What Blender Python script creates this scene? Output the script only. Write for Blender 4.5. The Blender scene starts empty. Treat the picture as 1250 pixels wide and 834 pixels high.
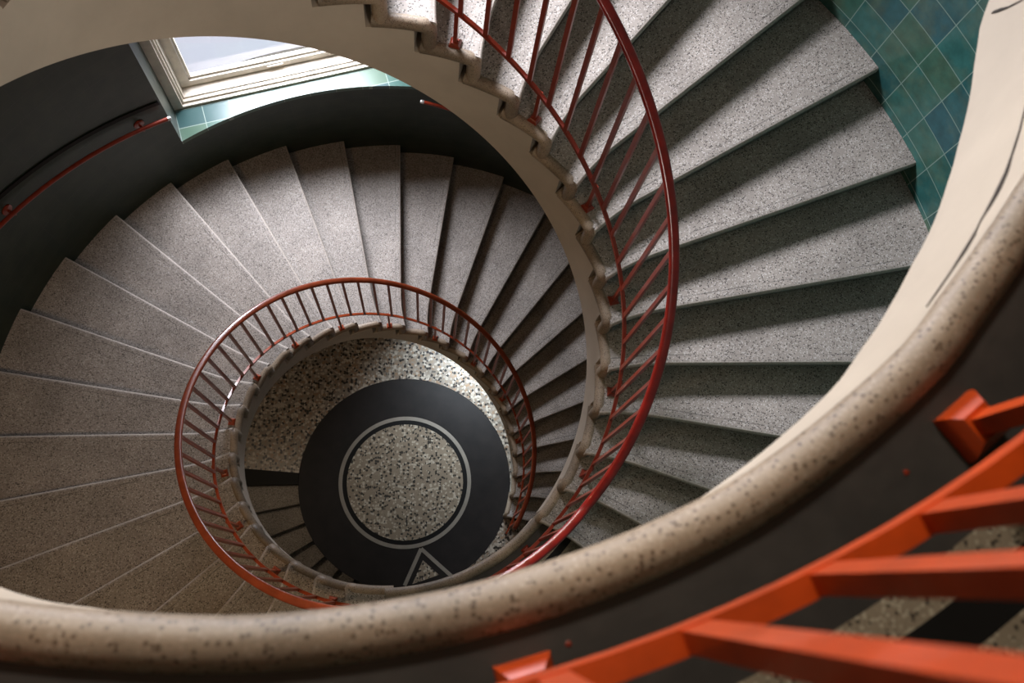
import bpy, math, random
from mathutils import Vector, Matrix
random.seed(7)
PI = math.pi
rad = math.radians
S = bpy.context.scene
COL = S.collection

# ------------------------------------------------------------------ camera
CX, CY, FPX, VX, VY = 625.0, 417.0, 1071.45, 518.117, 717.516
cam_d = bpy.data.cameras.new('camera')
cam = bpy.data.objects.new('camera', cam_d)
COL.objects.link(cam)
n = Vector(((VX - CX) / FPX, -(VY - CY) / FPX, -1.0)).normalized()
up = -n
x = Vector((1, 0, 0)); x = (x - x.dot(up) * up).normalized()
y = up.cross(x)
R3 = Matrix(((x[0], y[0], up[0]), (x[1], y[1], up[1]), (x[2], y[2], up[2])))  # cam = R3 @ world
cam.matrix_world = Matrix.Translation((0.2662, -1.2469, 10.874)) @ R3.transposed().to_4x4()
cam_d.sensor_width = 36.0
cam_d.lens = FPX / 1250 * 36
cam_d.clip_start = 0.02
cam_d.dof.use_dof = True
cam_d.dof.focus_distance = 6.5
cam_d.dof.aperture_fstop = 5.6
S.camera = cam

# ------------------------------------------------------------------ light and exposure
w = bpy.data.worlds.new('world'); S.world = w; w.use_nodes = True
bg = w.node_tree.nodes['Background']
bg.inputs[0].default_value = (0.86, 0.87, 0.96, 1)
bg.inputs[1].default_value = 1.0
S.view_settings.view_transform = 'Standard'
S.view_settings.look = 'None'
S.view_settings.exposure = 0.0
S.view_settings.gamma = 1.0
S.view_settings.use_curve_mapping = False

def area(name, loc, target, sx, sy, power, col, spread=180):
    l = bpy.data.lights.new(name, 'AREA'); l.shape = 'RECTANGLE'; l.size = sx; l.size_y = sy
    l.energy = power; l.color = col; l.spread = rad(spread)
    o = bpy.data.objects.new(name, l); COL.objects.link(o); o.location = loc
    o.rotation_euler = (Vector(target) - Vector(loc)).to_track_quat('-Z', 'Z').to_euler()
    return o

WAZ = 107.7
wn = Vector((math.cos(rad(WAZ)), math.sin(rad(WAZ)), 0))
W1Z, W2Z, WH = 3.29, 8.35, 1.8
# daylight just outside the two stair windows
for nm, zz, pw, rise, tx, drop in (('daylight_lower_window', W1Z, 145, .42, .5, -2.2), ('daylight_upper_window', W2Z, 440, .22, 1.0, -2.9)):
    c = wn * 4.15 + Vector((0, 0, zz + WH / 2 + rise))
    area(nm, c, c - wn * 3 + Vector((tx, 0, drop)), 1.5, .8, pw, (0.98, 0.97, 1.0), 125)
# unseen light added high up to brighten the near landing curb
area('fill_top_storey', (-1.1, 3.0, 12.6), (0.2, -0.9, 9.6), 1.0, .6, 26, (1.0, 0.92, 0.82), 60)
# unseen fill lights, added where the windows do not reach
area('fill_ceiling', (0, 0, 14.3), (0, 0, 0), 2.2, 2.2, 20, (1.0, 0.74, 0.48))  # weak warm fill added overhead
area('fill_under_flight', (-2.0, -1.5, 8.2), (-2.2, -0.6, 3.0), .5, .5, 26, (1.0, 0.62, 0.32))  # added to warm the treads on the left
area('fill_under_near_landing', (1.15, -1.95, 9.2), (-1.3, 0.6, 8.0), .5, .4, 13, (1.0, 0.88, 0.78), 110)  # added to lift the plaster across the well
area('fill_ground_floor', (-2.0, 0.1, 2.9), (-1.2, 0.5, 0), .8, .8, 11, (1.0, 0.78, 0.55))  # added to brighten the terrazzo floor
area('fill_entrance', (.80, 2.3, 1.0), (1.0, 1.0, 0), .35, .25, 50, (0.70, 0.85, 1.0), 110)  # cool light added for the bright patch of floor

# ------------------------------------------------------------------ node helpers
def mat(name):
    m = bpy.data.materials.new(name); m.use_nodes = True
    nt = m.node_tree; b = nt.nodes['Principled BSDF']
    return m, nt, b
def N(nt, kind, **kw):
    nd = nt.nodes.new(kind)
    for k, v in kw.items(): setattr(nd, k, v)
    return nd
def ramp(nt, stops, src, interp='LINEAR'):
    r = N(nt, 'ShaderNodeValToRGB'); r.color_ramp.interpolation = interp
    e = r.color_ramp.elements
    while len(e) < len(stops): e.new(0.5)
    for k, (p, c) in enumerate(stops):
        e[k].position = p; e[k].color = (c[0], c[1], c[2], 1) if len(c) == 3 else c
    nt.links.new(src, r.inputs[0]); return r
def mixc(nt, fac, a, b, mode='MIX'):
    m = N(nt, 'ShaderNodeMix', data_type='RGBA', blend_type=mode)
    for sock, v in ((m.inputs[0], fac), (m.inputs[6], a), (m.inputs[7], b)):
        if hasattr(v, 'is_linked') or hasattr(v, 'links'): nt.links.new(v, sock)
        elif isinstance(v, (int, float)): sock.default_value = v
        else: sock.default_value = (*v, 1)
    return m.outputs[2]
def math_(nt, op, a, b=None):
    m = N(nt, 'ShaderNodeMath', operation=op)
    for sock, v in ((m.inputs[0], a), (m.inputs[1], b)):
        if v is None: continue
        if isinstance(v, (int, float)): sock.default_value = v
        else: nt.links.new(v, sock)
    return m.outputs[0]
def coords(nt, jitter=False):
    tc = N(nt, 'ShaderNodeTexCoord')
    if not jitter: return tc.outputs['Object']
    oi = N(nt, 'ShaderNodeObjectInfo')
    va = N(nt, 'ShaderNodeVectorMath', operation='ADD')
    ml = math_(nt, 'MULTIPLY', oi.outputs['Random'], 37.0)
    nt.links.new(tc.outputs['Object'], va.inputs[0]); nt.links.new(ml, va.inputs[1])
    return va.outputs[0]
def noise(nt, vec, scale, detail=4, rough=0.5):
    t = N(nt, 'ShaderNodeTexNoise'); t.inputs['Scale'].default_value = scale
    t.inputs['Detail'].default_value = detail; t.inputs['Roughness'].default_value = rough
    nt.links.new(vec, t.inputs['Vector']); return t.outputs['Fac']
def voro(nt, vec, scale, feature='F1', rnd=1.0):
    t = N(nt, 'ShaderNodeTexVoronoi', feature=feature); t.inputs['Scale'].default_value = scale
    t.inputs['Randomness'].default_value = rnd
    nt.links.new(vec, t.inputs['Vector']); return t
def bump(nt, b, h, strength, dist=0.01):
    bp = N(nt, 'ShaderNodeBump'); bp.inputs['Strength'].default_value = strength
    bp.inputs['Distance'].default_value = dist
    nt.links.new(h, bp.inputs['Height']); nt.links.new(bp.outputs[0], b.inputs['Normal'])

def terrazzo(name, base, dark, light, scale, chip, rough=0.45, stain=0.25, dens=0.22, jit=False, groove=False, third=None):
    m, nt, b = mat(name)
    v = coords(nt, jit)
    vo = voro(nt, v, scale)
    sep = N(nt, 'ShaderNodeSeparateColor'); nt.links.new(vo.outputs['Color'], sep.inputs[0])
    stops = [(0.0, dark), (dens, dark), (dens + 0.02, base), (0.72, base), (0.76, light), (1.0, light)]
    if third: stops = [(0.0, dark), (dens, dark), (dens + .02, base), (.55, third), (.62, base), (.78, light)]
    c = ramp(nt, stops, sep.outputs[0], 'LINEAR').outputs[0]
    d = ramp(nt, [(0, (1, 1, 1)), (chip, (1, 1, 1)), (chip + .08, (0, 0, 0)), (1, (0, 0, 0))], vo.outputs['Distance']).outputs[0]
    fine = noise(nt, v, scale * 2.2, 3, .7)
    basec = mixc(nt, 1.0, base, ramp(nt, [(.3, (.72, .72, .72)), (.7, (1.25, 1.25, 1.25))], fine).outputs[0], 'MULTIPLY')
    c = mixc(nt, d, basec, c)
    st = noise(nt, v, 2.3, 5, .6)
    c = mixc(nt, 1.0, c, ramp(nt, [(.3, (1 - stain,) * 3), (.65, (1, 1, 1))], st).outputs[0], 'MULTIPLY')
    if groove:
        uv = N(nt, 'ShaderNodeUVMap'); uv.uv_map = 'UVMap'
        sx = N(nt, 'ShaderNodeSeparateXYZ'); nt.links.new(uv.outputs[0], sx.inputs[0])
        g = math_(nt, 'LESS_THAN', math_(nt, 'ABSOLUTE', math_(nt, 'SUBTRACT', sx.outputs[0], 0.055)), 0.0035)
        wear = ramp(nt, [(.42, (0, 0, 0)), (.6, (1, 1, 1))], noise(nt, v, 5, 3)).outputs[0]
        g2 = math_(nt, 'MULTIPLY', g, math_(nt, 'MULTIPLY', wear, .55))
        c = mixc(nt, g2, c, (.05, .045, .04))
        c = mixc(nt, math_(nt, 'MULTIPLY', math_(nt, 'LESS_THAN', math_(nt, 'ABSOLUTE', sx.outputs[0]), 0.014), .4), c, (.66, .58, .50))  # paler nosing lip: light catching the edge painted in, plus some polish
    nt.links.new(c, b.inputs['Base Color'])
    b.inputs['Roughness'].default_value = rough
    bump(nt, b, fine, .12, .004)
    return m

M = {}
M['step'] = terrazzo('step_terrazzo', (.35, .31, .272), (.075, .063, .055), (.56, .52, .48), 120, .46, .62, .30, .2, jit=True, groove=True)
M['roll'] = terrazzo('curb_terrazzo', (.37, .285, .20), (.16, .11, .07), (.44, .35, .26), 190, .45, .5, .65, .2, jit=True)
M['floor_t'] = terrazzo('floor_terrazzo', (.24, .195, .15), (.02, .015, .012), (.46, .39, .31), 35, .6, .34, .35, .22, third=(.27, .16, .09))
M['core_t'] = terrazzo('core_terrazzo', (.28, .215, .15), (.03, .025, .02), (.50, .42, .32), 38, .58, .4, .15, .24)
M['land_t'] = terrazzo('landing_terrazzo', (.26, .205, .14), (.03, .02, .015), (.42, .36, .26), 240, .5, .45, .35, .14)

def plain(name, col, rough, stain=.3, sc=3, bmp=.1, bs=40, metal=0, spec=None, coat=0):
    m, nt, b = mat(name); v = coords(nt)
    f = noise(nt, v, sc, 6, .62)
    c = mixc(nt, 1.0, col, ramp(nt, [(.3, (1 - stain,) * 3), (.7, (1 + stain * .5,) * 3)], f).outputs[0], 'MULTIPLY')
    nt.links.new(c, b.inputs['Base Color']); b.inputs['Roughness'].default_value = rough
    b.inputs['Metallic'].default_value = metal
    if spec is not None: b.inputs['Specular IOR Level'].default_value = spec
    b.inputs['Coat Weight'].default_value = coat
    if bmp: bump(nt, b, noise(nt, v, bs, 3), bmp, .004)
    return m
M['plaster'] = plain('plaster', (.53, .455, .37), .8, .14, 2.2, .12, 25)
M['black_stone'] = plain('black_stone', (.016, .012, .010), .6, .35, 5, .05, 60, spec=.25)
M['dark_floor'] = plain('dark_landing_border', (.034, .028, .023), .65, .4, 9, .15, 60)
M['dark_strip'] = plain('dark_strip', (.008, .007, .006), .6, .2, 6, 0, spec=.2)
M['inlay'] = plain('stone_inlay', (.26, .22, .175), .5, .15, 9, 0)
M['ground'] = plain('cellar_dark_stone', (.10, .085, .07), .8, .3, 6, .1)
M['paint_white'] = plain('window_paint', (.72, .66, .56), .45, .22, 7, .05, 60)
M['red'] = plain('red_paint', (.24, .028, .011), .34, .30, 14, .06, 70, coat=.3)
M['red_warm'] = plain('red_paint_lower_lit', (.38, .060, .016), .36, .3, 12, .06, 70, coat=.2)  # railing paint again, tinted for the light on the lower flight
M['orange'] = plain('red_paint_near_lit', (.62, .068, .006), .38, .30, 12, .06, 70, coat=.2)  # railing paint again, brightened for the light at the near landing
M['rail_red'] = plain('handrail_red_paint', (.27, .013, .009), .28, .45, 8, .04, 60, coat=.5)
M['rail_brown'] = plain('handrail_paint_lit', (.34, .068, .026), .3, .35, 10, .05, 60, coat=.5)  # handrail paint again, its lighting put into a browner tint
M['metal_tip'] = plain('bare_metal', (.6, .58, .55), .35, .1, 9, 0, metal=.8)
M['crack'] = plain('crack_dark', (.035, .026, .02), .9, .1, 9, 0)
M['ceiling'] = plain('ceiling_plaster', (.25, .21, .17), .9, .1, 2, .1)

def tilemat():
    m, nt, b = mat('glazed_tiles')
    uv = N(nt, 'ShaderNodeUVMap'); uv.uv_map = 'UVMap'
    br = N(nt, 'ShaderNodeTexBrick'); br.offset = 0.0; br.squash = 1.0
    br.inputs['Scale'].default_value = 1.0
    br.inputs['Brick Width'].default_value = .250; br.inputs['Row Height'].default_value = .188
    br.inputs['Mortar Size'].default_value = .0032; br.inputs['Mortar Smooth'].default_value = .2
    br.inputs['Color1'].default_value = (0, 0, 0, 1); br.inputs['Color2'].default_value = (1, 1, 1, 1)
    br.inputs['Bias'].default_value = 0
    nt.links.new(uv.outputs[0], br.inputs[0])
    sep = N(nt, 'ShaderNodeSeparateColor'); nt.links.new(br.outputs['Color'], sep.inputs[0])
    c = ramp(nt, [(0, (.022, .085, .100)), (.35, (.025, .100, .095)), (.6, (.035, .125, .110)), (1, (.050, .120, .085))], sep.outputs[0]).outputs[0]
    nv = N(nt, 'ShaderNodeMapping'); nt.links.new(uv.outputs[0], nv.inputs[0]); nv.inputs['Scale'].default_value = (1, 1, 1)
    cl = noise(nt, nv.outputs[0], 4.5, 5, .6)
    c = mixc(nt, ramp(nt, [(.45, (0, 0, 0)), (.72, (.75, .75, .75))], cl).outputs[0], c, (.095, .125, .075))
    cl2 = noise(nt, nv.outputs[0], 11, 3, .6)
    c = mixc(nt, 1.0, c, ramp(nt, [(.3, (.75, .75, .75)), (.7, (1.2, 1.2, 1.2))], cl2).outputs[0], 'MULTIPLY')
    c = mixc(nt, br.outputs['Fac'], c, (.17, .25, .21))
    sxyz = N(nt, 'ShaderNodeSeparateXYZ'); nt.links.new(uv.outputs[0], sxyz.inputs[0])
    lowz = math_(nt, 'LESS_THAN', sxyz.outputs[1], -.76)          # tiles turn near-black green below this height
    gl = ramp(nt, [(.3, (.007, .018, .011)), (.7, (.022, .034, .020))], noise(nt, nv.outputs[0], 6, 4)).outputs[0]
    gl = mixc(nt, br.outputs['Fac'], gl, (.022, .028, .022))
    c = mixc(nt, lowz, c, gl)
    nt.links.new(c, b.inputs['Base Color'])
    rg = ramp(nt, [(0, (.13,) * 3), (1, (.55,) * 3)], br.outputs['Fac']).outputs[0]
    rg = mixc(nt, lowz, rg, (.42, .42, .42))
    nt.links.new(rg, b.inputs['Roughness'])
    h = math_(nt, 'SUBTRACT', math_(nt, 'MULTIPLY', cl2, .3), br.outputs['Fac'])
    bump(nt, b, h, .25, .004)
    return m
M['tile'] = tilemat()
def sillmat():
    m, nt, b = mat('glazed_sill_tiles')
    uv = N(nt, 'ShaderNodeUVMap'); uv.uv_map = 'UVMap'
    br = N(nt, 'ShaderNodeTexBrick'); br.offset = 0.0
    br.inputs['Scale'].default_value = 1.0
    br.inputs['Brick Width'].default_value = .250; br.inputs['Row Height'].default_value = .188
    br.inputs['Mortar Size'].default_value = .004; br.inputs['Mortar Smooth'].default_value = .2
    br.inputs['Color1'].default_value = (0, 0, 0, 1); br.inputs['Color2'].default_value = (1, 1, 1, 1)
    nt.links.new(uv.outputs[0], br.inputs[0])
    sep = N(nt, 'ShaderNodeSeparateColor'); nt.links.new(br.outputs['Color'], sep.inputs[0])
    c = ramp(nt, [(0, (.035, .085, .09)), (.5, (.055, .125, .105)), (1, (.08, .14, .095))], sep.outputs[0]).outputs[0]
    c = mixc(nt, br.outputs['Fac'], c, (.25, .32, .28))
    nt.links.new(c, b.inputs['Base Color']); b.inputs['Roughness'].default_value = .3
    return m
M['sill'] = sillmat()
def glassmat():
    m = bpy.data.materials.new('window_glass'); m.use_nodes = True; nt = m.node_tree
    nt.nodes.remove(nt.nodes['Principled BSDF'])
    t = N(nt, 'ShaderNodeBsdfTransparent'); t.inputs[0].default_value = (.93, .94, .97, 1)
    g = N(nt, 'ShaderNodeBsdfGlossy'); g.inputs['Roughness'].default_value = .03
    mx = N(nt, 'ShaderNodeMixShader'); mx.inputs[0].default_value = .07
    nt.links.new(t.outputs[0], mx.inputs[1]); nt.links.new(g.outputs[0], mx.inputs[2])
    nt.links.new(mx.outputs[0], nt.nodes['Material Output'].inputs[0])
    return m
M['glass'] = glassmat()

# ------------------------------------------------------------------ mesh helpers
class MB:
    def __init__(s): s.v = []; s.f = []; s.uv = {}; s.mi = []
    def vert(s, p, uv=None):
        s.v.append(tuple(p)); i = len(s.v) - 1
        if uv is not None: s.uv[i] = uv
        return i
    def face(s, ids, mi=0): s.f.append(tuple(ids)); s.mi.append(mi)
    def grid(s, rows, closed_u=False, closed_v=False, cap=False, mi=0):
        # rows: list of lists of (p, uv)
        ids = [[s.vert(*(q if isinstance(q[0], (tuple, list, Vector)) else (q,))) for q in r] for r in rows]
        nu, nv = len(ids), len(ids[0])
        for a in range(nu if closed_u else nu - 1):
            for b_ in range(nv if closed_v else nv - 1):
                A, B = ids[a], ids[(a + 1) % nu]
                s.face((A[b_], A[(b_ + 1) % nv], B[(b_ + 1) % nv], B[b_]), mi)
        if cap:
            s.face(tuple(reversed(ids[0])), mi); s.face(tuple(ids[-1]), mi)
        return ids
    def box(s, c, ex, ey, ez, hx, hy, hz, mi=0):
        c, ex, ey, ez = map(Vector, (c, ex, ey, ez))
        ids = []
        for sz in (-1, 1):
            for sx, sy in ((-1, -1), (1, -1), (1, 1), (-1, 1)):
                ids.append(s.vert(c + ex * hx * sx + ey * hy * sy + ez * hz * sz))
        for q in ((3, 2, 1, 0), (4, 5, 6, 7), (0, 1, 5, 4), (1, 2, 6, 5), (2, 3, 7, 6), (3, 0, 4, 7)):
            s.face([ids[k] for k in q], mi)
    def tube(s, pts, r, seg=12, frames=None, mi=0):
        pts = [Vector(p) for p in pts]; rows = []
        prev = None
        for k, p in enumerate(pts):
            t = (pts[min(k + 1, len(pts) - 1)] - pts[max(k - 1, 0)]).normalized()
            a = Vector((0, 0, 1)) if prev is None else prev
            if abs(a.dot(t)) > .98: a = Vector((p.x, p.y, 0)).normalized()
            b = t.cross(a).normalized(); a = b.cross(t).normalized(); prev = a
            rr = r[k] if isinstance(r, (list, tuple)) else r
            rows.append([(p + a * math.cos(2 * PI * j / seg) * rr + b * math.sin(2 * PI * j / seg) * rr, None) for j in range(seg)])
        s.grid(rows, closed_v=True, cap=True, mi=mi)
    def mesh(s, name, mats, angle=35):
        me = bpy.data.meshes.new(name)
        me.from_pydata(s.v, [], s.f)
        if s.uv:
            ul = me.uv_layers.new(name='UVMap')
            for lp in me.loops: ul.data[lp.index].uv = s.uv.get(lp.vertex_index, (0, 0))
        for m_ in (mats if isinstance(mats, (list, tuple)) else [mats]): me.materials.append(m_)
        me.polygons.foreach_set('material_index', s.mi)
        me.polygons.foreach_set('use_smooth', [True] * len(me.polygons))
        import bmesh
        bm = bmesh.new(); bm.from_mesh(me)
        bmesh.ops.recalc_face_normals(bm, faces=bm.faces); bm.to_mesh(me); bm.free()
        me.set_sharp_from_angle(angle=rad(angle))
        return me
    def obj(s, name, mats, parent=None, angle=35, flip=False):
        me = s.mesh(name, mats, angle)
        return link(name, me, parent)
def link(name, me, parent=None, loc=None, rz=None):
    o = bpy.data.objects.new(name, me); COL.objects.link(o)
    if parent: o.parent = parent
    if loc is not None: o.location = loc
    if rz is not None: o.rotation_euler = (0, 0, rz)
    return o
def empty(name, label, cat, loc=(0, 0, 0), group=None):
    o = bpy.data.objects.new(name, None); COL.objects.link(o); o.location = loc
    o.empty_display_size = .2
    o['label'] = label; o['category'] = cat
    if group: o['group'] = group
    return o
def struct(o): o['kind'] = 'structure'; return o
def pol(r, az, z): return Vector((r * math.cos(rad(az)), r * math.sin(rad(az)), z))
def copy_tree(o, parent=None):
    c = o.copy(); COL.objects.link(c); c.parent = parent
    for ch in list(o.children): copy_tree(ch, c)
    return c
def lerp(a, b, t): return a + (b - a) * t
def interp(tab, x_):
    if x_ <= tab[0][0]: return tab[0][1]
    for (a, va), (b, vb) in zip(tab, tab[1:]):
        if x_ <= b: return lerp(va, vb, (x_ - a) / (b - a))
    return tab[-1][1]

# ------------------------------------------------------------------ stair geometry
ROUT = 3.436; RS = 1.289; RHO = .037; RC = 1.277 + .037
SX, SY = -.0034, .0284            # the eye of the stair is a touch off the axis of the wall
D = 9.95725; H = .17; FZ = .0212
T_L2, Z_L2, T_L2B = -119.35, 9.995, -9.0
T_L1A, T_L1B, Z_L1 = -38.16, -88.5, 5.09
def shift(T): return SX * math.cos(rad(T)) + SY * math.sin(rad(T))
def nos(T):                      # height of the line through the nosings, T = unwrapped azimuth
    if T >= T_L1A: return 6.5952 + (T - 41.503) / D * H
    if T >= T_L1B: return lerp(5.121, 5.235, (T - T_L1B) / (T_L1A - T_L1B))
    return 4.4412 + (T + 128.339) / D * H

# one precast step, nose at azimuth 0, top at z 0, rising anticlockwise
def step_mesh():
    mb = MB(); off = -.012
    rs = [1.317, 1.35, 1.40, 1.46, 1.53, 1.63, 1.78, 2.0, 2.5, 3.0, ROUT + .06]
    rows = []
    for r in rs:
        fl = -.045 * max(0, 1 - (r - 1.31) / .34) ** 2
        arc = r * rad(D)
        sec = [(.028, -H - .002), (.024, -.052), (.010, -.050), (.002, -.044), (.0, -.034), (.0, -.014), (.004, -.005), (.012, 0), (.03, 0)]
        for f_ in (.2, .4, .6, .8): sec.append((.03 + (arc - .03) * f_, 0))
        sec += [(arc + .026, 0), (arc + .026, -.05)]
        for f_ in (.75, .5, .25): sec.append((.05 + arc * f_, -.05))
        sec += [(.055, -.056), (.055, -H - .002)]
        row = []
        for s_, z_ in sec:
            fs = fl * max(0, 1 - s_ / (arc * .5))
            a = (s_ + off + fs) / r
            row.append((Vector((r * math.cos(a), r * math.sin(a), z_)), (s_, r)))
        rows.append(row)
    mb.grid(rows, closed_v=True, cap=True)
    # rounded inner end: along the tread, then down over the riser
    pts = []
    a1 = D + 1.2; a0 = math.degrees((-.012 - .045 + .046) / RC)
    for k in range(9):
        a = lerp(a1, a0 + .9, k / 8); pts.append(pol(RC, a, -.030))
    for q in (22, 45, 68, 90):
        pts.append(pol(RC, a0 + .9 - math.degrees(.03 * math.sin(rad(q)) / RC), -.030 - .03 * (1 - math.cos(rad(q)))))
    aa = a0 + .9 - math.degrees(.03 / RC)
    pts.append(pol(RC, aa, -.11)); pts.append(pol(RC, aa, -H - .02))
    n0 = len(mb.f)
    mb.tube(pts, RHO, 14, mi=1)
    return mb.mesh('step', [M['step'], M['roll']], 40)
STEP = step_mesh()

def slab(name, parent, T0, T1, topf, botf, r0f, dT=1.0, mt=None, jumps=()):
    """helical concrete body under a flight: plaster inner face and soffit"""
    mb = MB(); Ts = []
    T = T0
    while T < T1 - 1e-6: Ts.append(T); T += dT
    Ts.append(T1)
    for j in jumps:
        Ts += [j - .002, j + .002]
    Ts = sorted(t for t in Ts if T0 <= t <= T1)
    rows = []
    for T in Ts:
        zt, zb, r0 = topf(T), botf(T), r0f(T)
        rows.append([(pol(r0, T, zb), None), (pol(r0, T, zt), None), (pol(ROUT + .01, T, zt), None), (pol(ROUT + .01, T, zb), None)])
    mb.grid(rows, closed_v=True, cap=True)
    return mb.obj(name, mt or M['plaster'], parent, 30)

def flight(name, label, noses, botf, Tend, sy=None):
    shift = lambda T: SX * math.cos(rad(T)) + (sy or SY) * math.sin(rad(T))
    """noses: list of (azimuth, z) ; lowest first"""
    e = empty(name, label, 'staircase', (0, 0, noses[0][1] - H))
    bz = e.location.z
    for T, z in noses:
        d = (SX * math.cos(rad(T)) + SYL * math.sin(rad(T))) if sy and T < -110 else shift(T); o = link('step', STEP, e, pol(d, T, z - bz), rad(T))
    Ts = [t for t, z in noses]
    def topf(T):
        zz = noses[0][1]
        for t, z in noses:
            if T >= t + 2.2: zz = z
        return zz - .058
    mb = slab('stringer', e, noses[0][0] + 2.25, Tend, topf, botf, lambda T: RS + shift(T), 1.0, None, [t + 2.2 for t in Ts[1:]])
    mb.location = (0, 0, -bz)
    return e

mid = [(41.503 + D * k, 6.5952 + H * k) for k in range(-8, 20)]
DZL, SYL = .035, .055
low = [(-128.339 + D * k, 4.4412 + DZL + H * k) for k in range(-25, 4)]
upf = [(T_L2B + D * k, Z_L2 + H * (k + 1)) for k in range(0, 9)]
flight('stair_flight', 'upper terrazzo stair flight sweeping from top centre down the right side under the red handrail', mid,
       lambda T: nos(T) - .598, T_L2 + 360)
flight('stair_flight', 'lower terrazzo stair flight fanning around the left and top of the stairwell, under the window', low,
       lambda T: max(nos(T) - .419 + (.02 if T < -100 else 0), FZ), T_L1B, .045)
flight('stair_flight', 'stair flight rising from the near landing at the top right, mostly beyond the picture', upf,
       lambda T: 9.62 + (T - T_L2B) / D * H, T_L2B + D * 9)

# ------------------------------------------------------------------ landings
RIN2 = [(-119, 1.26), (-95.4, 1.263), (-90.6, 1.268), (-85.4, 1.276), (-76.9, 1.281), (-68.4, 1.2815), (-62.9, 1.280), (-55.7, 1.268), (-50.7, 1.261), (-47.7, 1.250), (-43.8, 1.242), (-39.5, 1.236), (-30, 1.238), (-9, 1.262)]
RHO2 = .027
def ring_sector(mb, r0, r1, T0, T1, z0, z1, dT=2.0, mi=0, r0f=None):
    k = max(2, int(abs(T1 - T0) / dT)); rows = []
    for j in range(k + 1):
        T = lerp(T0, T1, j / k); a = r0f(T) if r0f else r0
        rows.append([(pol(a, T, z0), None), (pol(a, T, z1), None), (pol(r1, T, z1), None), (pol(r1, T, z0), None)])
    mb.grid(rows, closed_v=True, cap=True, mi=mi)

def landing(label, T0, T1, Z, rinf, rho, thickf, cream):
    e = empty('landing', label, 'landing', (0, 0, Z - .3))
    loc = (0, 0, -(Z - .3))
    s_ = slab('slab', e, T0, T1, lambda T: Z - .02, thickf, lambda T: rinf(T) + .012, 1.0)
    s_.location = loc
    mb = MB(); ring_sector(mb, 1.30, 1.452, T0, T1, Z - .03, Z, r0f=lambda T: rinf(T) + rho * 1.2)
    mb.obj('border', M['dark_floor'], e).location = loc
    mb = MB(); ring_sector(mb, 1.452, 1.492, T0, T1, Z - .03, Z); mb.obj('inlay_band', M['land_t'], e).location = loc
    mb = MB(); ring_sector(mb, 1.492, 1.54, T0, T1, Z - .03, Z); mb.obj('black_band', M['dark_strip'], e).location = loc
    mb = MB(); ring_sector(mb, 1.54, ROUT + .01, T0, T1, Z - .03, Z); mb.obj('terrazzo_field', M['land_t'], e).location = loc
    mb = MB(); pts = []
    k = int((T1 - T0) / 1.5)
    for j in range(k + 1):
        T = lerp(T0 - .6, T1 + .6, j / k); pts.append(pol(rinf(T) + rho, T, Z - .012 - (rho - .03) * .6))
    mb.tube(pts, rho, 20); mb.obj('curb', M['roll'], e, 60).location = loc
    return e, loc
BOT2 = [(-119, 9.40), (-108, 9.55), (-102, 9.672), (-97.7, 9.752), (-80, 9.80), (-53, 9.785), (-46, 9.771), (-36, 9.705), (-25, 9.624), (-16, 9.587), (-12, 9.584), (-9, 9.62)]
L2, l2loc = landing('near landing with thick rounded terrazzo curb and dark floor band in the foreground', T_L2, T_L2B, Z_L2,
                    lambda T: interp(RIN2, T), RHO2, lambda T: interp(BOT2, T), True)
landing('lower landing between the two flights, smooth rounded curb below the near curb', T_L1B, T_L1A, Z_L1,
        lambda T: 1.277 + shift(T), RHO, lambda T: lerp(4.70, 4.64, (T - T_L1B) / 50.3), True)
# ------------------------------------------------------------------ ground floor and cellar stair
C0, C1 = 182.0, 262.0
fl = MB()
ring_sector(fl, 1.285, ROUT + .3, C1 - 360, 176.0, FZ - .25, FZ, 2.0)
floor = struct(fl.obj('floor', M['floor_t']))
mb = MB(); ring_sector(mb, 1.285, ROUT + .01, 176.0, C0, FZ - .25, FZ, 2.0, r0f=None)
mb.obj('black_border', M['dark_strip'], floor)
# medallion filling the eye of the stair
e = empty('floor_medallion', 'round black stone floor medallion with terrazzo centre at the bottom of the stairwell', 'floor medallion', (0, 0, FZ - .2))
ml = (0, 0, -(FZ - .2))
mb = MB()
def disc(mb, r, z0, z1, seg=128):
    rows = [[(pol(r, 360 * j / seg, z), None) for j in range(seg)] for z in (z0, z1)]
    mb.grid(rows, closed_v=True, cap=True)
disc(mb, 1.281, FZ - .6, FZ + .001, 160); mb.obj('black_disc', M['black_stone'], e).location = ml
def annulus(mb, r0, r1, z0, z1):
    rows = []
    for j in range(128):
        a = 360 * j / 128
        rows.append([(pol(r0, a, z0), None), (pol(r0, a, z1), None), (pol(r1, a, z1), None), (pol(r1, a, z0), None)])
    mb.grid(rows, closed_u=True, closed_v=True)
mb = MB(); annulus(mb, .757, .803, FZ - .01, FZ + .003); mb.obj('pale_ring', M['inlay'], e).location = ml
mb = MB(); annulus(mb, .704, .757, FZ - .01, FZ + .002); mb.obj('dark_ring', M['dark_strip'], e).location = ml
mb = MB(); disc(mb, .704, FZ - .01, FZ + .003); mb.obj('terrazzo_core', M['core_t'], e).location = ml
mb = MB()
A, B, Cc = Vector((.214, -.798)), Vector((.032, -1.225)), Vector((.59, -1.12))
def strip(mb, a, b, w_, z0, z1):
    d = (b - a).normalized(); nn = Vector((-d.y, d.x)) * w_ / 2
    c = [a + nn, a - nn, b - nn, b + nn]
    lo = [mb.vert((q.x, q.y, z0)) for q in c]; hi = [mb.vert((q.x, q.y, z1)) for q in c]
    mb.face(hi); mb.face(lo[::-1])
    for k in range(4): mb.face((lo[k], lo[(k + 1) % 4], hi[(k + 1) % 4], hi[k]))
strip(mb, A, B, .044, FZ - .01, FZ + .003); strip(mb, A, Cc, .044, FZ - .01, FZ + .0035)
mb.obj('pale_pointer_outline', M['inlay'], e).location = ml
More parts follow.
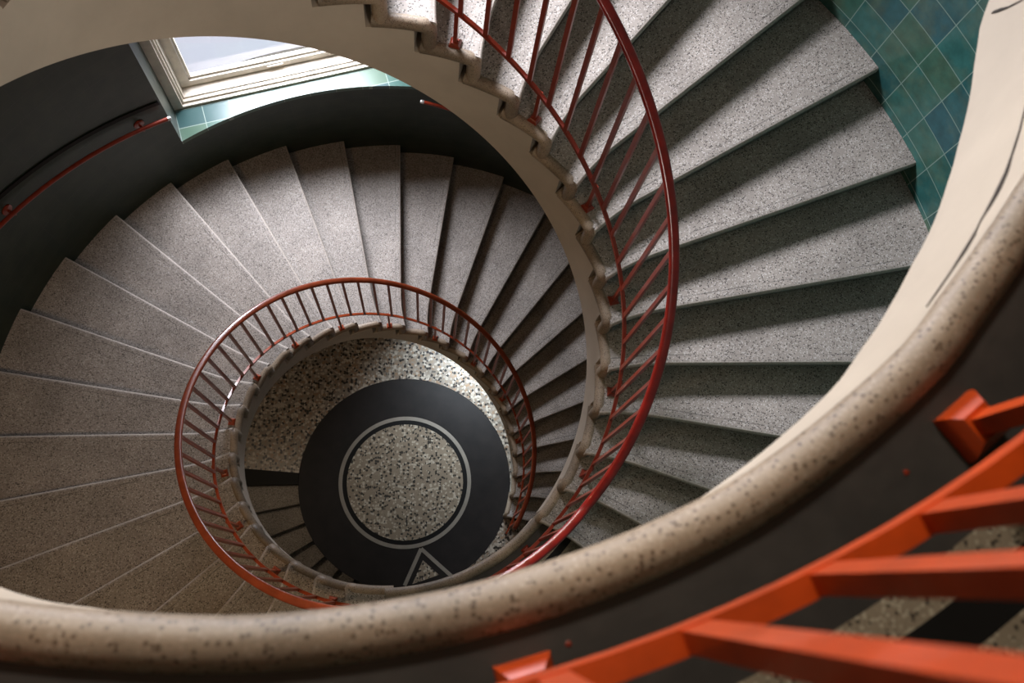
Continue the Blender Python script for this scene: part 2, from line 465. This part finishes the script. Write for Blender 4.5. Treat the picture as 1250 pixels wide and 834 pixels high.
mb = MB(); ap = Vector((.239, -.932))
t1 = ap + (B - A).normalized() * .30; t2 = ap + (Cc - A).normalized() * .26
ids = [[mb.vert((q.x, q.y, z)) for q in (ap, t1, t2)] for z in (FZ - .01, FZ + .0025)]
mb.face(ids[0][::-1]); mb.face(ids[1])
for k in range(3): mb.face((ids[0][k], ids[0][(k + 1) % 3], ids[1][(k + 1) % 3], ids[1][k]))
mb.obj('terrazzo_pointer', M['core_t'], e).location = ml
# dark border strip between pointer outline and terrazzo is the black disc itself

# cellar flight: descends anticlockwise below the floor
e = empty('cellar_stair', 'dark cellar steps going down beside the black floor medallion, below the left railing', 'staircase', (0, 0, -2.2))
for k in range(1, 12):
    T0 = C0 + D * (k - 1); z = FZ - .13 * k
    mb = MB(); rows = []
    secs = [(-.3, z - .3), (-.3, z), (D - .25, z), (D, z - .006), (D + .02, z - .02), (D + .02, z - .3)]
    for r in (1.282, 2.0, 2.8, ROUT + .01):
        rows.append([(pol(r, T0 + s_, zz), (0.1, r)) for s_, zz in secs])
    mb.grid(rows, closed_v=True, cap=True)
    mb.obj('step', M['step'], e).location = (0, 0, 2.2)
mb = MB(); rows = [[(pol(1.281, 360 * j / 96, z), None) for j in range(96)] for z in (-2.4, FZ - .55)]
mb.grid(rows, closed_v=True, cap=True); o = mb.obj('wall_cellar', M['ground']); struct(o)
mb = MB(); disc(mb, ROUT + .3, -2.6, -2.4, 96); struct(mb.obj('floor_cellar', M['ground']))

# ------------------------------------------------------------------ wall with window openings
WA0, WA1 = 88.9, 127.25
P1 = Vector((-2.1746, 3.0479)); P2 = Vector((-.3643, 3.6224)); wd = (P2 - P1).normalized()
def on_line(az):
    c, s_ = math.cos(rad(az)), math.sin(rad(az))
    # r*(c,s) = P1 + t*wd
    det = c * (-wd.y) + s_ * wd.x
    r = (P1.x * (-wd.y) + P1.y * wd.x) / det
    return Vector((r * c, r * s_))
bl = on_line(125.5); br_ = on_line(91.0)
def wall():
    mb = MB(); ZB, ZT = -2.5, 14.5
    zs = [ZB, FZ, W1Z, W1Z + WH, W2Z, W2Z + WH, ZT]
    azs = [WA1 + (360 - (WA1 - WA0)) * j / 160 for j in range(161)]
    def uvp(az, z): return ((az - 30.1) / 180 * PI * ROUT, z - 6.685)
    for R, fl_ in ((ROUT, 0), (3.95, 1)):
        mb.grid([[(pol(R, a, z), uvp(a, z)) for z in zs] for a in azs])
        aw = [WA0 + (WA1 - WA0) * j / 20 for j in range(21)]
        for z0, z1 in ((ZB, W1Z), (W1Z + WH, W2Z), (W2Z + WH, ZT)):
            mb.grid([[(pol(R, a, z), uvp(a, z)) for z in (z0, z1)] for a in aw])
    # window reveals: jambs and heads, straight out to the frame line, then to the outside
    for z0 in (W1Z, W2Z):
        for az, b_ in ((WA1, bl), (WA0, br_)):
            f_ = pol(ROUT, az, 0); d_ = Vector((b_.x, b_.y, 0)) - f_
            far = f_ + d_ * 1.62
            L = d_.length
            mb.grid([[((p.x, p.y, z), (u, z - 6.685)) for z in (z0, z0 + WH)] for p, u in ((f_, 0), (f_ + d_, L), (far, 1.62 * L))])
        arc = [pol(ROUT, lerp(WA1, WA0, j / 20), z0 + WH) for j in range(21)]
        far = [pol(3.96, lerp(WA1 - 2, WA0 + 2, j / 20), z0 + WH) for j in range(21)]
        mb.grid([[((p.x, p.y, p.z), (0, 0)) for p in arc], [((p.x, p.y, p.z), (0, .3)) for p in far]])
    return mb.obj('wall_round', M['tile'])
wl = struct(wall())
# sill slabs
for z0 in (W1Z, W2Z):
    mb = MB()
    arc = [pol(ROUT - .004, lerp(WA1, WA0, j / 24), 0) for j in range(25)]
    far = [Vector((*(on_line(lerp(125.5, 91.0, j / 24)) * 1.075), 0)) for j in range(25)]
    def uvs(p):
        q = Vector((p.x, p.y)) - P1
        return (q.dot(wd), q.dot(Vector((-wd.y, wd.x))) + .01)
    top = [[((p.x, p.y, z0), uvs(p)) for p in l] for l in (arc, far)]
    bot = [[((p.x, p.y, z0 - .05), uvs(p)) for p in l] for l in (far, arc)]
    mb.grid(top + bot, closed_u=True)
    o = mb.obj('window_sill', M['sill'], wl)

def window(num, z0):
    ex = Vector((wd.x, wd.y, 0)); en = Vector((-wd.y, wd.x, 0))      # en points outward
    if en.dot(wn) < 0: en = -en
    ez = Vector((0, 0, 1))
    a = Vector((bl.x, bl.y, 0)) - ex * .02; L = (Vector((br_.x, br_.y, 0)) - a).length + .02
    o0 = a + ez * z0
    W = struct(empty('window_%d' % num, '', 'window', tuple(a + ex * L / 2 + ez * z0)))
    del W['label']; del W['category']
    wl_ = -Vector(W.location)
    def bar(mb, u0, u1, v0, v1, d0, d1):
        c = o0 + ex * (u0 + u1) / 2 + ez * (v0 + v1) / 2 + en * (d0 + d1) / 2
        mb.box(c, ex, en, ez, (u1 - u0) / 2, (d1 - d0) / 2, (v1 - v0) / 2)
    def frame(mb, u0, u1, v0, v1, w_, d0, d1, wb=None):
        wb = wb or w_
        bar(mb, u0, u0 + w_, v0, v1, d0, d1); bar(mb, u1 - w_, u1, v0, v1, d0, d1)
        bar(mb, u0 + w_, u1 - w_, v0, v0 + wb, d0, d1); bar(mb, u0 + w_, u1 - w_, v1 - w_, v1, d0, d1)
    mb = MB()
    frame(mb, 0, L, 0, WH, .105, .0, .20, .03)
    frame(mb, .105, L - .105, .03, WH - .105, .02, .035, .20, .022)
    frame(mb, .125, L - .125, .052, WH - .125, .015, .07, .20, .016)
    for o in (mb.obj('window_frame', M['paint_white'], W),): o.location = wl_
    mb = MB()
    frame(mb, .145, L - .145, .075, WH - .145, .085, .17, .225, .075)
    frame(mb, .235, L - .235, .155, WH - .235, .02, .195, .235)
    mb.obj('sash', M['paint_white'], W).location = wl_
    mb = MB(); bar(mb, .24, L - .24, .16, WH - .24, .212, .218)
    mb.obj('pane', M['glass'], W).location = wl_
    mb = MB(); bar(mb, .95, 1.10, .12, .135, .155, .17); mb.obj('latch', M['paint_white'], W).location = wl_
window(1, W1Z); window(2, W2Z)

# dark strip running up the wall above the wall rail
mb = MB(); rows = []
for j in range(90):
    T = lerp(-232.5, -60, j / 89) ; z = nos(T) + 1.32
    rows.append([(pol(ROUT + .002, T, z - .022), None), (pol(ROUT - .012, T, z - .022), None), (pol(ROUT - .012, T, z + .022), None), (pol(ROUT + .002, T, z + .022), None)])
mb.grid(rows, closed_v=True, cap=True); struct(mb.obj('wall_strip_1', M['dark_strip']))

mb = MB(); disc(mb, 4.5, 14.5, 14.8, 96); struct(mb.obj('ceiling', M['ceiling']))

# ------------------------------------------------------------------ railings
def bal_mesh(h, m_):
    mb = MB(); mb.box((0, 0, h / 2), (1, 0, 0), (0, 1, 0), (0, 0, 1), .0085, .0115, h / 2)
    return mb.mesh('baluster', m_)
def bracket_meshes(h, m_):
    mb = MB()
    # square plate with a chamfered top
    q = [(.028, 0), (.028, .010), (.024, .018), (.016, .028)]
    rows = [[((sx * w_, sy * w_, z), None) for sx, sy in ((-1, -1), (1, -1), (1, 1), (-1, 1))] for w_, z in q]
    mb.grid(rows, closed_v=True, cap=True)
    base = mb.mesh('base_plate', m_)
    mb = MB(); mb.box((0, 0, h / 2 + .01), (1, 0, 0), (0, 1, 0), (0, 0, 1), .010, .010, h / 2 - .01)
    return base, mb.mesh('post', m_)

def rail_path(T0, T1, zf, R, dT=2.0):
    k = max(2, int(abs(T1 - T0) / dT)); return [(lerp(T0, T1, j / k), zf(lerp(T0, T1, j / k))) for j in range(k + 1)]
def sweep(mb, path, R, sec):
    rows = []
    for T, z in path: rows.append([(pol(R + a, T, z + b), None) for a, b in sec])
    mb.grid(rows, closed_v=True, cap=True)
HSEC = [(.025 * math.copysign(abs(math.cos(t)) ** .75, math.cos(t)), .017 * math.copysign(abs(math.sin(t)) ** .75, math.sin(t))) for t in [2 * PI * k / 14 for k in range(14)]]
BSEC = [(-.010, -.012), (.010, -.012), (.010, .012), (-.010, .012)]

def railing(label, T0, T1, bot, top, bals, brks, hmat, base_z, bm_):
    e = empty('stair_railing', label, 'railing', (0, 0, base_z)); loc = (0, 0, -base_z)
    mb = MB(); sweep(mb, rail_path(T0, T1, top, 0), 1.3679, HSEC); mb.obj('handrail', hmat, e, 60).location = loc
    mb = MB(); sweep(mb, rail_path(T0, T1, bot, 0), 1.3622, BSEC); mb.obj('bottom_rail', bm_, e).location = loc
    hh = top(bals[0]) - bot(bals[0])
    me = bal_mesh(hh, bm_)
    for T in bals:
        p = pol(1.3622, T, bot(T)); link('baluster', me, e, p + Vector(loc), rad(T))
    cache = {}
    for T, zt in brks:
        h_ = round(bot(T) - zt, 3)
        if h_ not in cache: cache[h_] = bracket_meshes(h_, bm_)
        b0, b1 = cache[h_]
        p = pol(1.388 if T < -72 and zt == Z_L2 else 1.370, T, zt); o = link('bracket', b0, e, p + Vector(loc), rad(T))
        link('post', b1, o)
    return e
def tread_z(T, noses):
    z = None
    for t, zz in noses:
        if T >= t - .1: z = zz
    return z
def blend(a, b):
    return lambda T: nos(T) + (a if T > T_L1A else b if T < T_L1B else lerp(b, a, (T - T_L1B) / (T_L1A - T_L1B)))
botz = blend(.198, .359)
topz = blend(1.208, 1.3175)
# middle flight railing (runs on over the lower landing)
bals = []
T = 74.5 + 5.43 * 30
while T > -86: bals.append(T); T -= 5.43
bals = [t for t in bals if t < 238]
brks = [(t, tread_z(t, mid)) for t in [75.3 - 19.9145 * k for k in range(-8, 6)] if t < 238]
brks += [(-48, Z_L1), (-68, Z_L1)]
railing('bright red curved railing with square bars above the upper flight at right', T_L1B, 360 + T_L2, botz, topz, bals, brks, M['rail_red'], 5.4, M['red'])
bals = []; T = 95.29 - 360 + 5.43 * 34
while T > -387: bals.append(T); T -= 5.43
bals = [t for t in bals if t < -90]
brks = [(t, tread_z(t, low)) for t in [76.9 - 360 + 19.9145 * k for k in range(-5, 10)] if t < -90 and t > -378]
railing('orange-red ring-shaped railing of the lower flight, encircling the floor medallion', -388, T_L1B, botz, topz, bals, brks, M['rail_brown'], .05, M['red_warm'])
bals = [-56.45, -61.3, -65.6, -70.1] + [-70.1 - 4.6 * k for k in range(1, 11)] + [-56.45 + 4.6 * k for k in range(1, 10)]
railing('orange railing on the near landing, blurred bars at the bottom right corner', T_L2, -12, lambda T: 10.215, lambda T: 11.21,
        bals, [(-52.1 - 22.6 * k, Z_L2) for k in (-1, 0, 1, 2)], M['rail_brown'], 9.9, M['orange'])

# wall handrails
def wall_rail(label, T0, T1, brk, group=None):
    zf = lambda T: nos(T) + 1.165
    e = empty('wall_handrail', label, 'handrail', tuple(pol(ROUT - .08, T0, zf(T0))))
    loc = -Vector(e.location)
    mb = MB(); k = int(abs(T1 - T0) / 2)
    pts = [pol(ROUT - .08, lerp(T0, T1, j / k), zf(lerp(T0, T1, j / k))) for j in range(k + 1)]
    mb.tube(pts, .0185, 12); mb.obj('rail', M['red'], e, 60).location = loc
    mb = MB(); d = (pts[0] - pts[1]).normalized(); mb.tube([pts[0] - d * .02, pts[0] + d * .008, pts[0] + d * .016], [.0195, .0195, .012], 12)
    mb.obj('end_cap', M['metal_tip'], e, 60).location = loc
    for T in brk:
        z = zf(T); mb = MB()
        mb.tube([pol(ROUT + .002, T, z - .03), pol(ROUT - .010, T, z - .03), pol(ROUT - .016, T, z - .03)], [.048, .048, .036], 18)
        mb.tube([pol(ROUT - .01, T, z - .03), pol(ROUT - .055, T, z - .04), pol(ROUT - .08, T, z - .03), pol(ROUT - .08, T, z - .012)], .011, 10)
        mb.obj('wall_bracket', M['red'], e, 50).location = loc
wall_rail('orange wall handrail on the dark tiled wall at the upper left', 127.4 - 360, 200 - 360, [131.4 - 360, 152.5 - 360, 174 - 360])
wall_rail('orange wall handrail stub emerging from behind the upper stringer, right of the window', 88.0 - 360, -28 - 360 + 20, [80 - 360, 58 - 360, 36 - 360])

# cracks in the plaster edge of the near landing
def crack_strip(tab):
    mb = MB(); rows = []
    for T, z, w_ in tab:
        R = interp(RIN2, T) + .012
        rows.append([(pol(R - .0015, T, z - w_), None), (pol(R - .0015, T, z + w_), None), (pol(R + .006, T, z + w_), None), (pol(R + .006, T, z - w_), None)])
    mb.grid(rows, closed_v=True, cap=True); mb.obj('crack', M['crack'], L2).location = l2loc
crack_strip([(-24, 9.80, .0006), (-27, 9.82, .0008), (-30.14, 9.844, .0015), (-33.07, 9.862, .0022), (-34.82, 9.876, .0045), (-36.9, 9.888, .006), (-38.61, 9.896, .004), (-39.8, 9.900, .0012),
             (-40.5, 9.904, .0015), (-41.1, 9.908, .004), (-42.6, 9.912, .005), (-44.03, 9.915, .002), (-47, 9.92, .0008)])
crack_strip([(-12.04, 9.622, .004), (-12.5, 9.640, .006), (-13.2, 9.668, .003), (-13.9, 9.705, .002), (-14.3, 9.74, .001)])

# small orange paint splashes on the dark border of the near landing
for px_, py_, r_ in ((0.7654, -1.1307, 0.0032), (0.4051, -1.2986, 0.003)):
    mb = MB(); rows = [[(Vector((px_ + r_ * k_ * (1 + .25 * math.sin(3 * t + px_ * 9)) * math.cos(t), py_ + r_ * k_ * math.sin(t), Z_L2 + z_)), None) for t in [2 * PI * j / 12 for j in range(12)]] for k_, z_ in ((1, -.002), (1, .0006), (.8, .001))]
    mb.grid(rows, closed_v=True, cap=True); mb.obj('paint_splash', M['red'], L2).location = l2loc
